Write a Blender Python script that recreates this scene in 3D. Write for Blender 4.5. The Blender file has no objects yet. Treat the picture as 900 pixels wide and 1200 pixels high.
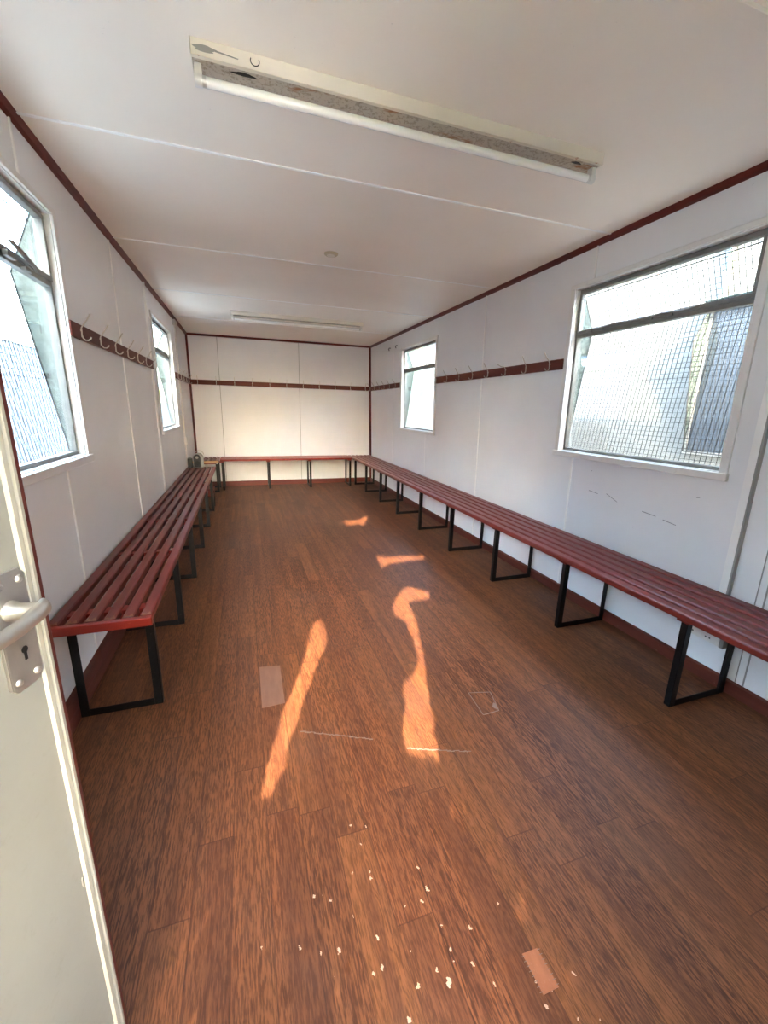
import bpy, bmesh, math, random
from mathutils import Vector, Matrix
random.seed(7)
R = math.radians
scene = bpy.context.scene
COL = scene.collection

# ------------------------------------------------------------------ materials
def s2l(c):
    def f(v):
        v /= 255.0
        return v/12.92 if v <= 0.04045 else ((v+0.055)/1.055)**2.4
    return (f(c[0]), f(c[1]), f(c[2]), 1.0)

class NT:
    """tiny node helper"""
    def __init__(self, name):
        self.m = bpy.data.materials.new(name); self.m.use_nodes = True
        self.t = self.m.node_tree; self.n = self.t.nodes; self.l = self.t.links
        self.b = self.n['Principled BSDF']; self.out = self.n['Material Output']
        self.pos = self.n.new('ShaderNodeNewGeometry').outputs['Position']
    def put(self, sock, v):
        if isinstance(v, (int, float, tuple, list)): sock.default_value = v
        else: self.l.new(v, sock)
    def math(self, op, a, b=None, c=None):
        x = self.n.new('ShaderNodeMath'); x.operation = op
        self.put(x.inputs[0], a)
        if b is not None: self.put(x.inputs[1], b)
        if c is not None: self.put(x.inputs[2], c)
        return x.outputs[0]
    def vmul(self, v, s):
        x = self.n.new('ShaderNodeVectorMath'); x.operation = 'MULTIPLY'
        self.put(x.inputs[0], v); self.put(x.inputs[1], s); return x.outputs[0]
    def sep(self, v):
        x = self.n.new('ShaderNodeSeparateXYZ'); self.put(x.inputs[0], v); return x.outputs
    def comb(self, a, b, c):
        x = self.n.new('ShaderNodeCombineXYZ')
        for i, q in enumerate((a, b, c)): self.put(x.inputs[i], q)
        return x.outputs[0]
    def noise(self, v, scale, detail=3, rough=0.5, dist=0.0):
        x = self.n.new('ShaderNodeTexNoise'); self.put(x.inputs['Vector'], v)
        x.inputs['Scale'].default_value = scale; x.inputs['Detail'].default_value = detail
        x.inputs['Roughness'].default_value = rough; x.inputs['Distortion'].default_value = dist
        return x.outputs['Fac']
    def white(self, v):
        x = self.n.new('ShaderNodeTexWhiteNoise'); x.noise_dimensions = '3D'
        self.put(x.inputs['Vector'], v); return x.outputs['Value']
    def ramp(self, fac, stops, interp='LINEAR'):
        x = self.n.new('ShaderNodeValToRGB'); self.put(x.inputs[0], fac)
        e = x.color_ramp.elements; x.color_ramp.interpolation = interp
        while len(e) < len(stops): e.new(0.5)
        for i, (p, c) in enumerate(stops):
            e[i].position = p; e[i].color = c
        return x.outputs[0]
    def mix(self, fac, a, b, mode='MIX'):
        x = self.n.new('ShaderNodeMix'); x.data_type = 'RGBA'; x.blend_type = mode
        self.put(x.inputs[0], fac); self.put(x.inputs[6], a); self.put(x.inputs[7], b)
        return x.outputs[2]
    def bump(self, h, strength, dist=0.002):
        x = self.n.new('ShaderNodeBump'); self.put(x.inputs['Height'], h)
        x.inputs['Strength'].default_value = strength; x.inputs['Distance'].default_value = dist
        self.l.new(x.outputs[0], self.b.inputs['Normal'])
    def base(self, c): self.put(self.b.inputs['Base Color'], c)
    def rough(self, c): self.put(self.b.inputs['Roughness'], c)
    def spec(self, s): self.b.inputs['Specular IOR Level'].default_value = s

def painted(name, rgb, rough=0.45, spec=0.4, var=0.08, scale=3.0, bump=0.0, metallic=0.0, stretch=(1,1,1), dirt=None, dirt_amt=0.5):
    k = NT(name); c = s2l(rgb)
    v = k.vmul(k.pos, stretch)
    n = k.noise(v, scale, 4, 0.6)
    lo = tuple(x*(1-var) for x in c[:3])+(1,); hi = tuple(min(1, x*(1+var)) for x in c[:3])+(1,)
    col = k.ramp(n, [(0.3, lo), (0.7, hi)])
    if dirt:
        d = k.noise(v, scale*9, 5, 0.7)
        f = k.ramp(d, [(0.58, (0,0,0,1)), (0.72, (dirt_amt,)*3+(1,))])
        col = k.mix(f, col, s2l(dirt))
    k.base(col); k.rough(rough); k.spec(spec); k.b.inputs['Metallic'].default_value = metallic
    if bump: k.bump(k.noise(v, scale*12, 4, 0.6), bump)
    return k.m

M = {}
def build_materials():
    # wood-print vinyl planks
    k = NT('vinyl_planks'); x, y, z = k.sep(k.pos)[:3]
    w, Lp = 0.0935, 0.86
    u = k.math('DIVIDE', x, w); row = k.math('FLOOR', u)
    ro = k.white(k.comb(row, 3.7, 1.3))
    vv = k.math('ADD', k.math('DIVIDE', y, Lp), k.math('MULTIPLY', ro, 7.31)); colid = k.math('FLOOR', vv)
    pid = k.white(k.comb(row, colid, 5.1)); pid2 = k.white(k.comb(colid, row, 9.7))
    base = k.ramp(pid, [(0.0, s2l((82,46,27))), (0.25, s2l((112,68,39))), (0.5, s2l((94,58,37))), (0.75, s2l((130,80,43))), (1.0, s2l((102,57,32)))])
    off = k.math('MULTIPLY', pid2, 37.0)
    gv = k.comb(k.math('MULTIPLY', x, 76.0), k.math('MULTIPLY', y, 2.2), off)
    g1 = k.noise(gv, 1.0, 5, 0.65)
    gv2 = k.comb(k.math('MULTIPLY', x, 260.0), k.math('MULTIPLY', y, 26.0), off)
    g2 = k.noise(gv2, 1.0, 3, 0.6)
    # flame figure : stretched rings
    fx = k.math('SUBTRACT', k.math('SUBTRACT', u, row), k.math('ADD', 0.2, k.math('MULTIPLY', pid, 0.6)))
    fy = k.math('SUBTRACT', vv, colid)
    par = k.math('ADD', k.math('MULTIPLY', k.math('MULTIPLY', fx, fx), 9.0), k.math('MULTIPLY', fy, 4.0))
    par = k.math('ADD', par, k.math('MULTIPLY', k.noise(k.comb(k.math('MULTIPLY', x, 14.0), k.math('MULTIPLY', y, 6.0), off), 1.0, 2, 0.5), 2.2))
    ring = k.math('ADD', k.math('MULTIPLY', k.math('SINE', k.math('MULTIPLY', par, 34.0)), 0.5), 0.5)
    c = k.mix(k.ramp(g1, [(0.38, (0.62,)*3+(1,)), (0.60, (0,0,0,1))]), base, s2l((56,29,18)))
    c = k.mix(k.math('MULTIPLY', ring, k.ramp(g1, [(0.4, (0.15,)*3+(1,)), (0.6, (0.62,)*3+(1,))])), c, s2l((58,30,17)))
    c = k.mix(k.ramp(g2, [(0.42, (0.6,)*3+(1,)), (0.58, (0,0,0,1))]), c, s2l((146,90,56)))
    big = k.noise(k.comb(k.math('MULTIPLY', x, 22.0), k.math('MULTIPLY', y, 1.1), off), 1.0, 3, 0.5)
    c = k.mix(k.ramp(big, [(0.38, (0.5,)*3+(1,)), (0.56, (0,0,0,1))]), c, s2l((78,44,30)))
    fr = k.math('SUBTRACT', u, row); fr2 = fy
    ed = k.math('MINIMUM', fr, k.math('SUBTRACT', 1.0, fr))
    ed2 = k.math('MULTIPLY', k.math('MINIMUM', fr2, k.math('SUBTRACT', 1.0, fr2)), Lp/w)
    e = k.math('MINIMUM', ed, ed2)
    c = k.mix(k.ramp(e, [(0.0, (0.6,)*3+(1,)), (0.026, (0,0,0,1))]), c, s2l((52,28,20)))
    dirt = k.noise(k.pos, 2.3, 5, 0.6)
    c = k.mix(k.ramp(dirt, [(0.5, (0,0,0,1)), (0.8, (0.16,)*3+(1,))]), c, s2l((120,100,88)))
    # small pale paint flecks where the entrance is worn
    wn = k.n.new('ShaderNodeTexNoise'); wn.inputs['Scale'].default_value = 140; k.l.new(k.pos, wn.inputs['Vector'])
    wv = k.n.new('ShaderNodeVectorMath'); wv.operation = 'MULTIPLY_ADD'; k.l.new(wn.outputs['Color'], wv.inputs[0]); wv.inputs[1].default_value = (0.012, 0.012, 0.0); k.l.new(k.vmul(k.pos, (1, 0.75, 1)), wv.inputs[2])
    vo = k.n.new('ShaderNodeTexVoronoi'); k.l.new(wv.outputs[0], vo.inputs['Vector']); vo.inputs['Scale'].default_value = 46
    fl = k.math('LESS_THAN', vo.outputs['Distance'], k.math('MULTIPLY', k.noise(k.pos, 9, 2, 0.5), 0.30))
    vr = k.sep(vo.outputs['Color'])[0]
    near = k.ramp(k.math('ADD', k.math('ABSOLUTE', k.math('SUBTRACT', x, 0.26)), k.math('MULTIPLY', y, 0.75)), [(0.52, (1,)*3+(1,)), (0.95, (0,0,0,1))])
    keep = k.math('GREATER_THAN', k.math('ADD', k.math('MULTIPLY', vr, 0.55), k.math('MULTIPLY', near, 0.5)), 0.70)
    fl = k.math('MULTIPLY', fl, keep)
    c = k.mix(k.math('MULTIPLY', fl, 0.85), c, s2l((214,176,150)))
    k.base(c); k.spec(0.26)
    k.rough(k.math('ADD', 0.40, k.math('MULTIPLY', dirt, 0.2)))
    k.bump(k.math('ADD', k.math('MULTIPLY', g2, 0.4), k.ramp(e, [(0.0, (0,0,0,1)), (0.03, (1,1,1,1))])), 0.25, 0.0008)
    M['floor'] = k.m

    # laminate wall panel, semi gloss
    def panel(name, rgb, rgb2, rough):
        k = NT(name)
        n = k.noise(k.pos, 1.3, 4, 0.55)
        c = k.ramp(n, [(0.3, s2l(rgb)), (0.7, s2l(rgb2))])
        sp = k.noise(k.pos, 60, 3, 0.7)
        c = k.mix(k.ramp(sp, [(0.70, (0,0,0,1)), (0.78, (0.25,)*3+(1,))]), c, s2l((120,110,100)))
        k.base(c); k.rough(rough); k.spec(0.4)
        k.bump(k.noise(k.pos, 7, 2, 0.5), 0.12, 0.004)
        return k.m
    M['wall'] = panel('white_laminate_panel', (231,231,231), (240,240,240), 0.34)
    M['ceiling'] = panel('ceiling_panel', (238,229,215), (244,236,224), 0.55)
    M['bead'] = painted('white_joint_strip', (248,246,242), 0.35)
    M['seam'] = painted('grey_joint', (150,148,145), 0.5)
    M['white_paint'] = painted('white_gloss_paint', (232,230,226), 0.35, 0.5, 0.04, 4, 0.05, dirt=(190,180,165), dirt_amt=0.3)
    # varnished red brown timber
    def timber(name, a, b, rough, bumpy=0.15, stretch=(40,2.5,40), flake=None):
        k = NT(name)
        v = k.vmul(k.pos, stretch)
        n = k.noise(v, 1.0, 5, 0.6)
        c = k.ramp(n, [(0.3, s2l(a)), (0.7, s2l(b))])
        if flake:
            d = k.noise(k.pos, 34, 6, 0.75)
            c = k.mix(k.ramp(d, [(0.64, (0,0,0,1)), (0.70, (0.75,)*3+(1,))]), c, s2l(flake))
        k.base(c); k.rough(rough); k.spec(0.32); k.bump(n, bumpy, 0.001)
        return k.m
    M['bench'] = timber('red_painted_slat', (104,34,28), (120,42,33), 0.34, 0.04, (14,1.2,14), flake=(128,66,50))
    M['bench_old'] = timber('worn_red_painted_slat', (96,34,28), (118,44,35), 0.36, 0.3, flake=(140,92,76))
    M['bench_x'] = timber('red_painted_slat_cross', (120,34,26), (140,44,32), 0.3, 0.2, (2.5,40,40), flake=(150,90,66))
    M['rail'] = timber('red_brown_varnished_rail', (84,28,15), (106,40,21), 0.5, 0.1, (30,2.5,30))
    M['rail_x'] = timber('red_brown_varnished_rail_cross', (88,36,18), (112,50,25), 0.5, 0.1, (2.5,30,30))
    M['trim'] = timber('dark_red_trim', (86,28,20), (108,38,26), 0.4, 0.1, (8,8,8))
    M['skirt'] = timber('red_brown_skirting', (84,38,29), (104,50,38), 0.45, 0.2, (30,3,30), flake=(150,112,96))
    M['skirt_x'] = timber('red_brown_skirting_cross', (98,44,32), (122,58,42), 0.45, 0.2, (3,30,30), flake=(150,112,96))
    M['raw'] = timber('bare_pine', (178,140,96), (196,158,112), 0.6)
    M['chip'] = timber('chipped_bare_wood', (120,76,58), (150,104,82), 0.7, 0.4, (20,20,20))
    M['black'] = painted('black_enamel_steel', (9,9,10), 0.45, 0.3, 0.3, 12, 0.1, dirt=(78,72,66), dirt_amt=0.35)
    M['dark'] = painted('dark_plastic', (24,24,25), 0.4)
    M['steel'] = painted('painted_window_steel', (128,126,120), 0.45, 0.5, 0.12, 20, 0.1, dirt=(84,78,70), dirt_amt=0.5)
    M['alu'] = painted('brushed_aluminium', (196,194,188), 0.32, 0.5, 0.06, 30, 0.04, metallic=0.85)
    M['hook'] = painted('worn_steel_wire', (178,170,158), 0.35, 0.5, 0.1, 60, metallic=0.7)
    M['hookw'] = painted('white_wire_hook', (205,198,186), 0.4)
    M['wire'] = painted('grey_weld_mesh_wire', (36,36,36), 0.7, 0.2, 0.1, 10)
    M['door'] = painted('grey_green_door_paint', (136,135,128), 0.42, 0.45, 0.05, 6, 0.12, dirt=(120,117,106), dirt_amt=0.3)
    M['door_lip'] = painted('grey_green_door_paint_pale', (158,155,143), 0.4, 0.45, 0.05, 6)
    M['rose'] = painted('yellowed_plastic', (196,182,150), 0.5)
    M['door_edge'] = timber('red_door_edge', (84,34,28), (104,46,36), 0.5)
    M['cream'] = painted('cream_steel_enamel', (226,218,204), 0.35, 0.5, 0.04, 5)
    M['plastic'] = painted('white_plastic', (224,221,214), 0.35)
    M['grey'] = painted('pale_grey_plastic', (150,148,142), 0.4)
    M['mark'] = painted('dark_scuff', (120,118,120), 0.6)
    M['scrape'] = painted('pale_scrape', (126,104,94), 0.7)
    M['tape'] = painted('pale_floor_patch', (124,88,70), 0.5, 0.4, 0.15, 30, stretch=(1,0.2,1), dirt=(120,76,56), dirt_amt=0.6)
    M['tape2'] = painted('orange_wood_patch', (160,98,66), 0.5, 0.4, 0.12, 60, stretch=(1,0.2,1), dirt=(198,140,108), dirt_amt=0.5)
    # galvanised sheet with spangle
    k = NT('galvanised_sheet')
    vo = k.n.new('ShaderNodeTexVoronoi'); k.l.new(k.pos, vo.inputs['Vector']); vo.inputs['Scale'].default_value = 70
    c = k.ramp(k.sep(vo.outputs['Color'])[0], [(0.0, s2l((60,69,66))), (1.0, s2l((98,110,104)))])
    k.base(c); k.rough(k.math('ADD', 0.35, k.math('MULTIPLY', k.sep(vo.outputs['Color'])[1], 0.3))); k.b.inputs['Metallic'].default_value = 0.35
    M['galv'] = k.m
    # rusty underside of the battens
    k = NT('rusty_enamel')
    v = k.vmul(k.pos, (1, 3, 1))
    n1 = k.noise(k.pos, 90, 5, 0.7); n2 = k.noise(v, 7, 4, 0.6)
    c = k.mix(k.ramp(n1, [(0.50, (0,0,0,1)), (0.60, (0.8,)*3+(1,))]), s2l((190,180,164)), s2l((146,134,116)))
    c = k.mix(k.ramp(n2, [(0.60, (0,0,0,1)), (0.68, (0.9,)*3+(1,))]), c, s2l((150,98,52)))
    k.base(c); k.rough(0.6); M['rust'] = k.m
    k = NT('batten_lip_enamel')
    n1 = k.noise(k.pos, 22, 6, 0.8)
    c = k.mix(k.ramp(n1, [(0.60, (0,0,0,1)), (0.66, (0.9,)*3+(1,))]), s2l((224,216,198)), s2l((168,112,60)))
    k.base(c); k.rough(0.45); M['lip'] = k.m
    # opal tube, unlit
    k = NT('unlit_fluorescent_tube'); k.base(s2l((240,239,234))); k.rough(0.2); k.spec(0.6); M['tube'] = k.m
    # clear window glass
    k = NT('window_glass'); k.n.remove(k.b)
    tr = k.n.new('ShaderNodeBsdfTransparent'); tr.inputs[0].default_value = (0.94,0.965,0.955,1)
    gl = k.n.new('ShaderNodeBsdfGlossy'); gl.inputs['Roughness'].default_value = 0.03
    fr = k.n.new('ShaderNodeFresnel'); fr.inputs[0].default_value = 1.45
    mx = k.n.new('ShaderNodeMixShader'); k.l.new(k.math('MULTIPLY', fr.outputs[0], 0.28), mx.inputs[0])
    k.l.new(tr.outputs[0], mx.inputs[1]); k.l.new(gl.outputs[0], mx.inputs[2]); k.l.new(mx.outputs[0], k.out.inputs[0])
    M['glass'] = k.m
    M['dark_glass'] = painted('dark_window_glass', (50,58,66), 0.08, 0.8)
    M['cabin'] = painted('white_cabin_cladding', (92,91,86), 0.6, 0.3, 0.03, 1)
    M['cream_wall'] = painted('cream_render', (84,90,76), 0.7, 0.2, 0.12, 1.2)
    M['blue'] = painted('pale_blue_container_steel', (44,80,122), 0.6, 0.3, 0.05, 1)
    M['panelling'] = painted('pale_corrugated_sheet', (86,95,104), 0.5, 0.4, 0.05, 2)
    M['leaf'] = painted('leaf_green', (70,96,40), 0.6, 0.3, 0.4, 5)
    M['leafy'] = painted('yellow_green_leaf', (170,186,70), 0.6, 0.3, 0.3, 5)
    M['bark'] = painted('bark_brown', (80,62,46), 0.8)
    M['concrete'] = painted('pale_concrete', (190,187,182), 0.85, 0.2, 0.1, 1.5)
    M['sun_wall'] = painted('sun_wall_render', (186,182,170), 0.85, 0.2, 0.1, 1)
build_materials()

# ------------------------------------------------------------------ mesh helpers
class MB:
    def __init__(self): self.v = []; self.f = []; self.mi = []; self.smooth = []
    def add(self, vs, fs, mi=0, sm=False):
        o = len(self.v); self.v += [tuple(p) for p in vs]
        for q in fs: self.f.append(tuple(i+o for i in q)); self.mi.append(mi); self.smooth.append(sm)
        return self
    def box(self, x0, x1, y0, y1, z0, z1, mi=0):
        return self.add([(x0,y0,z0),(x1,y0,z0),(x1,y1,z0),(x0,y1,z0),(x0,y0,z1),(x1,y0,z1),(x1,y1,z1),(x0,y1,z1)],
                        [(0,3,2,1),(4,5,6,7),(0,1,5,4),(1,2,6,5),(2,3,7,6),(3,0,4,7)], mi)
    def bevbox(self, x0, x1, y0, y1, z0, z1, b=0.003, mi=0):
        bm = bmesh.new(); bmesh.ops.create_cube(bm, size=1)
        for v in bm.verts:
            v.co = Vector((x0+(v.co.x+.5)*(x1-x0), y0+(v.co.y+.5)*(y1-y0), z0+(v.co.z+.5)*(z1-z0)))
        bmesh.ops.bevel(bm, geom=list(bm.edges), offset=b, segments=2, profile=0.5, affect='EDGES')
        self.add([v.co for v in bm.verts], [[v.index for v in f.verts] for f in (bm.faces.ensure_lookup_table() or bm.verts.index_update() or bm.faces)], mi)
        bm.free(); return self
    def prism(self, pts, axis, a, b, mi=0):
        """pts: 2D outline in the two other axes, extruded along axis from a to b"""
        def P(p, t):
            return {'x': (t, p[0], p[1]), 'y': (p[0], t, p[1]), 'z': (p[0], p[1], t)}[axis]
        n = len(pts)
        vs = [P(p, a) for p in pts]+[P(p, b) for p in pts]
        fs = [tuple(range(n)), tuple(range(2*n-1, n-1, -1))]+[(i, i+n, (i+1)%n+n, (i+1)%n) for i in range(n)]
        return self.add(vs, fs, mi)
    def tube(self, pts, r, seg=10, mi=0, cap=True):
        pts = [Vector(p) for p in pts]; rr = r if isinstance(r, (list, tuple)) else [r]*len(pts)
        rings = []; up = None
        for i, p in enumerate(pts):
            d = (pts[min(i+1, len(pts)-1)]-pts[max(i-1, 0)]).normalized()
            if up is None:
                up = d.orthogonal().normalized()
            up = (up-d*up.dot(d)).normalized(); s = d.cross(up)
            rings.append([p+(up*math.cos(2*math.pi*k/seg)+s*math.sin(2*math.pi*k/seg))*rr[i] for k in range(seg)])
        vs = [q for g in rings for q in g]; fs = []
        for i in range(len(pts)-1):
            for k in range(seg):
                a = i*seg+k; b = i*seg+(k+1)%seg
                fs.append((a, b, b+seg, a+seg))
        self.add(vs, fs, mi, True)
        if cap:
            o = len(vs)-seg
            self.add(rings[0], [tuple(range(seg-1, -1, -1))], mi); self.add(rings[-1], [tuple(range(seg))], mi)
        return self
    def build(self, name, mats, parent=None, xf=None, mx=None):
        me = bpy.data.meshes.new(name)
        vs = self.v
        if mx is not None: vs = [tuple(mx @ Vector(p)) for p in vs]
        if xf: vs = [xf(p) for p in vs]
        if parent is not None:
            off = parent_off(parent); vs = [(p[0]-off[0], p[1]-off[1], p[2]-off[2]) for p in vs]
        me.from_pydata(vs, [], self.f)
        bm = bmesh.new(); bm.from_mesh(me); bmesh.ops.recalc_face_normals(bm, faces=bm.faces); bm.to_mesh(me); bm.free()
        if not isinstance(mats, (list, tuple)): mats = [mats]
        for m in mats: me.materials.append(m)
        for p, mi, sm in zip(me.polygons, self.mi, self.smooth): p.material_index = mi; p.use_smooth = sm
        o = bpy.data.objects.new(name, me); COL.objects.link(o)
        if parent is not None: o.parent = parent
        return o
def parent_off(p):
    o = Vector((0,0,0))
    while p is not None: o += Vector(p.location); p = p.parent
    return o
def tag(o, label=None, cat=None, group=None, kind=None):
    if label: o['label'] = label
    if cat: o['category'] = cat
    if group: o['group'] = group
    if kind: o['kind'] = kind
    return o
def empty(name, loc, **k):
    o = bpy.data.objects.new(name, None); COL.objects.link(o); o.location = loc
    o.empty_display_size = 0.1
    return tag(o, **k)
def struct(o, label=None): return tag(o, label=label, kind='structure')

# ------------------------------------------------------------------ room numbers
XL, XR, YB, YF, H = -0.695, 1.965, 6.57, -0.22, 2.141
WT = 0.055
def shear(p):           # the right wall leans out a little towards the floor
    return (p[0]+0.021*(1.55-p[2]), p[1], p[2])
OPEN = (0.960, 1.925)   # window opening heights
WY = {'near': (1.226, 2.22), 'far': (4.17, 5.16)}

struct(MB().box(XL-WT, XR+WT+0.04, YF-0.06, YB+WT, -0.08, 0).build('floor', M['floor']), 'wood-print plank floor of the cabin')
struct(MB().box(XL-WT, XR+WT+0.01, YF-0.06, YB+WT, H, H+0.09).build('ceiling', M['ceiling']), 'off-white panelled ceiling')

def side_wall(name, x0, x1, xf=None):
    m = MB(); z0, z1 = OPEN
    ys = [YF-0.06, WY['near'][0], WY['near'][1], WY['far'][0], WY['far'][1], YB+WT]
    for a, b in ((0,1),(2,3),(4,5)): m.box(x0, x1, ys[a], ys[b], 0, H)
    for a, b in ((1,2),(3,4)):
        m.box(x0, x1, ys[a], ys[b], 0, z0); m.box(x0, x1, ys[a], ys[b], z1, H)
    return struct(m.build(name, M['wall'], xf=xf))
wl = side_wall('wall_left', XL-WT, XL); wr = side_wall('wall_right', XR, XR+WT, shear)
wl['label'] = 'white laminate panel wall on the left with two windows'; wr['label'] = 'white laminate panel wall on the right with two windows'
struct(MB().box(XL, XR+0.03, YB, YB+WT, 0, H).build('wall_back', M['wall']), 'white panel wall at the far end')
struct(MB().box(XL-WT-0.02, XR+WT+0.03, YF-0.08, YB+WT+0.02, H+0.09, 2.47).build('roof', M['cabin']), 'flat cabin roof')
M['blocker'] = painted('dark_blocker_cladding', (88,90,88), 0.8, 0.2)
struct(MB().box(0.80, XR+WT+0.03, -2.6, YF-0.08, -0.1, 2.47).build('sky_blocker', M['blocker']), 'dark store added unseen beside the entrance to block sky light')  # unseen box added to hold sky light off the door, shade the neighbouring cabin
# front wall with the doorway the photo is taken from
DX0, DX1, DZ = -0.54, 0.43, 2.02
struct(MB().box(XL, DX0, YF-0.06, YF, 0, H).box(DX1, XR+0.03, YF-0.06, YF, 0, H).box(DX0, DX1, YF-0.06, YF, DZ, H).build('wall_front', M['wall']), 'white panel wall around the entrance doorway')

def trimobj(mb, mat, xf=None, label=None, name='trim_'):
    global TN
    o = mb.build(name if name != 'trim_' else 'trim_%d' % TN, mat, xf=xf)
    if name == 'trim_': TN += 1
    return struct(o, label)
TN = 1
# red cornice and corner beads
c = 0.026
trimobj(MB().prism([(XL, H), (XL+c, H), (XL+c*.6, H-c*.75), (XL, H-c)], 'y', YF, YB), M['trim'], label='dark red cornice bead along the left wall')
trimobj(MB().prism([(XR+0.0, H), (XR-c, H), (XR-c*.6, H-c*.75), (XR, H-c)], 'y', YF, YB), M['trim'], shear, 'dark red cornice bead along the right wall')
trimobj(MB().prism([(YB, H), (YB-c, H), (YB-c*.6, H-c*.75), (YB, H-c)], 'x', XL, XR), M['trim'], label='dark red cornice bead along the far wall')
trimobj(MB().prism([(XL, YB), (XL+c, YB), (XL+c*.6, YB-c*.6), (XL, YB-c)], 'z', 0.06, H), M['trim'], label='dark red bead in the far left corner')
trimobj(MB().prism([(XR, YB), (XR-c, YB), (XR-c*.6, YB-c*.6), (XR, YB-c)], 'z', 0.06, H), M['trim'], shear, 'dark red bead in the far right corner')
# baseboards
bh = 0.062
trimobj(MB().prism([(XL, 0), (XL+0.030, 0), (XL+0.028, bh*0.9), (XL+0.018, bh+0.03), (XL, bh+0.034)], 'y', YF, YB), M['skirt'], name='baseboard_left', label='red brown skirting along the left wall')
trimobj(MB().prism([(XR, 0), (XR-0.016, 0), (XR-0.014, bh-0.006), (XR, bh)], 'y', YF, YB), M['skirt'], shear, name='baseboard_right', label='red brown skirting along the right wall')
trimobj(MB().prism([(YB, 0), (YB-0.018, 0), (YB-0.016, 0.066), (YB, 0.072)], 'x', XL+0.03, XR+0.02), M['skirt_x'], name='baseboard_back', label='red brown skirting along the far wall')
# ceiling joint strips
for yy, w_ in ((0.905, 0.034), (1.99, 0.013), (3.107, 0.013), (4.25, 0.013), (5.40, 0.013)):
    trimobj(MB().bevbox(XL, XR, yy-w_/2, yy+w_/2, H-(0.004 if w_ < .03 else 0.010), H+0.002, 0.0015), M['bead'] if w_ < .03 else M['ceiling'], label='raised white joint strip across the ceiling')
# wall joint strips
for yy, w_, d_ in ((1.978,0.010,0.006), (3.09,0.010,0.006), (3.985,0.036,0.012), (0.75,0.010,0.006)):
    parts = [(0.11, 0.925) if yy == 1.978 else (0.11, H-0.02)]
    if yy == 1.978: parts.append((1.955, H-0.02))
    m = MB()
    for a, b in parts: m.bevbox(XL, XL+d_, yy-w_/2, yy+w_/2, a, b, 0.001)
    trimobj(m, M['bead'], label='white vertical joint strip on the left wall')
for yy, w_, d_ in ((2.09,0.010,0.006), (3.235,0.010,0.006), (4.39,0.006,0.003), (5.50,0.006,0.003), (0.955,0.006,0.003), (0.985,0.004,0.003)):
    parts = [(bh, H-0.02)]
    if WY['near'][0]-.03 < yy < WY['near'][1]+.03 or WY['far'][0]-.03 < yy < WY['far'][1]+.03: parts = [(bh, 0.925), (1.955, H-0.02)]
    m = MB()
    for a, b in parts: m.bevbox(XR-d_, XR, yy-w_/2, yy+w_/2, a, b, 0.001)
    trimobj(m, M['bead'] if yy > 1 else M['seam'], shear, 'thin vertical joint on the right wall')
trimobj(MB().bevbox(XR-0.008, XR, 1.085, 1.122, 0.27, H-0.02, 0.001).box(XR-0.020, XR, 1.077, 1.085, 0.27, H-0.02, 1), [M['bead'], M['grey']], shear, 'broad vertical cover strip on the right wall beside the near window')
for xx in (-0.295, 0.835):
    trimobj(MB().bevbox(xx-0.003, xx+0.003, YB-0.002, YB, 0.072, H-0.02, 0.0007), M['seam'], label='thin grey vertical joint on the far wall')
# scratches on the right wall
m = MB()
for y0, z0, y1, z1 in ((1.93,0.742,1.86,0.735),(1.80,0.747,1.72,0.715),(1.56,0.70,1.48,0.693),(1.44,0.685,1.37,0.676),(1.30,0.83,1.285,0.833),(1.60,0.60,1.595,0.606),(1.93,0.86,1.925,0.866)):
    m.prism([(y0, z0), (y1, z1), (y1, z1+0.0022), (y0, z0+0.003)], 'x', XR-0.0006, XR)
m.build('scuff_marks', M['mark'], wr, xf=shear)

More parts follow.
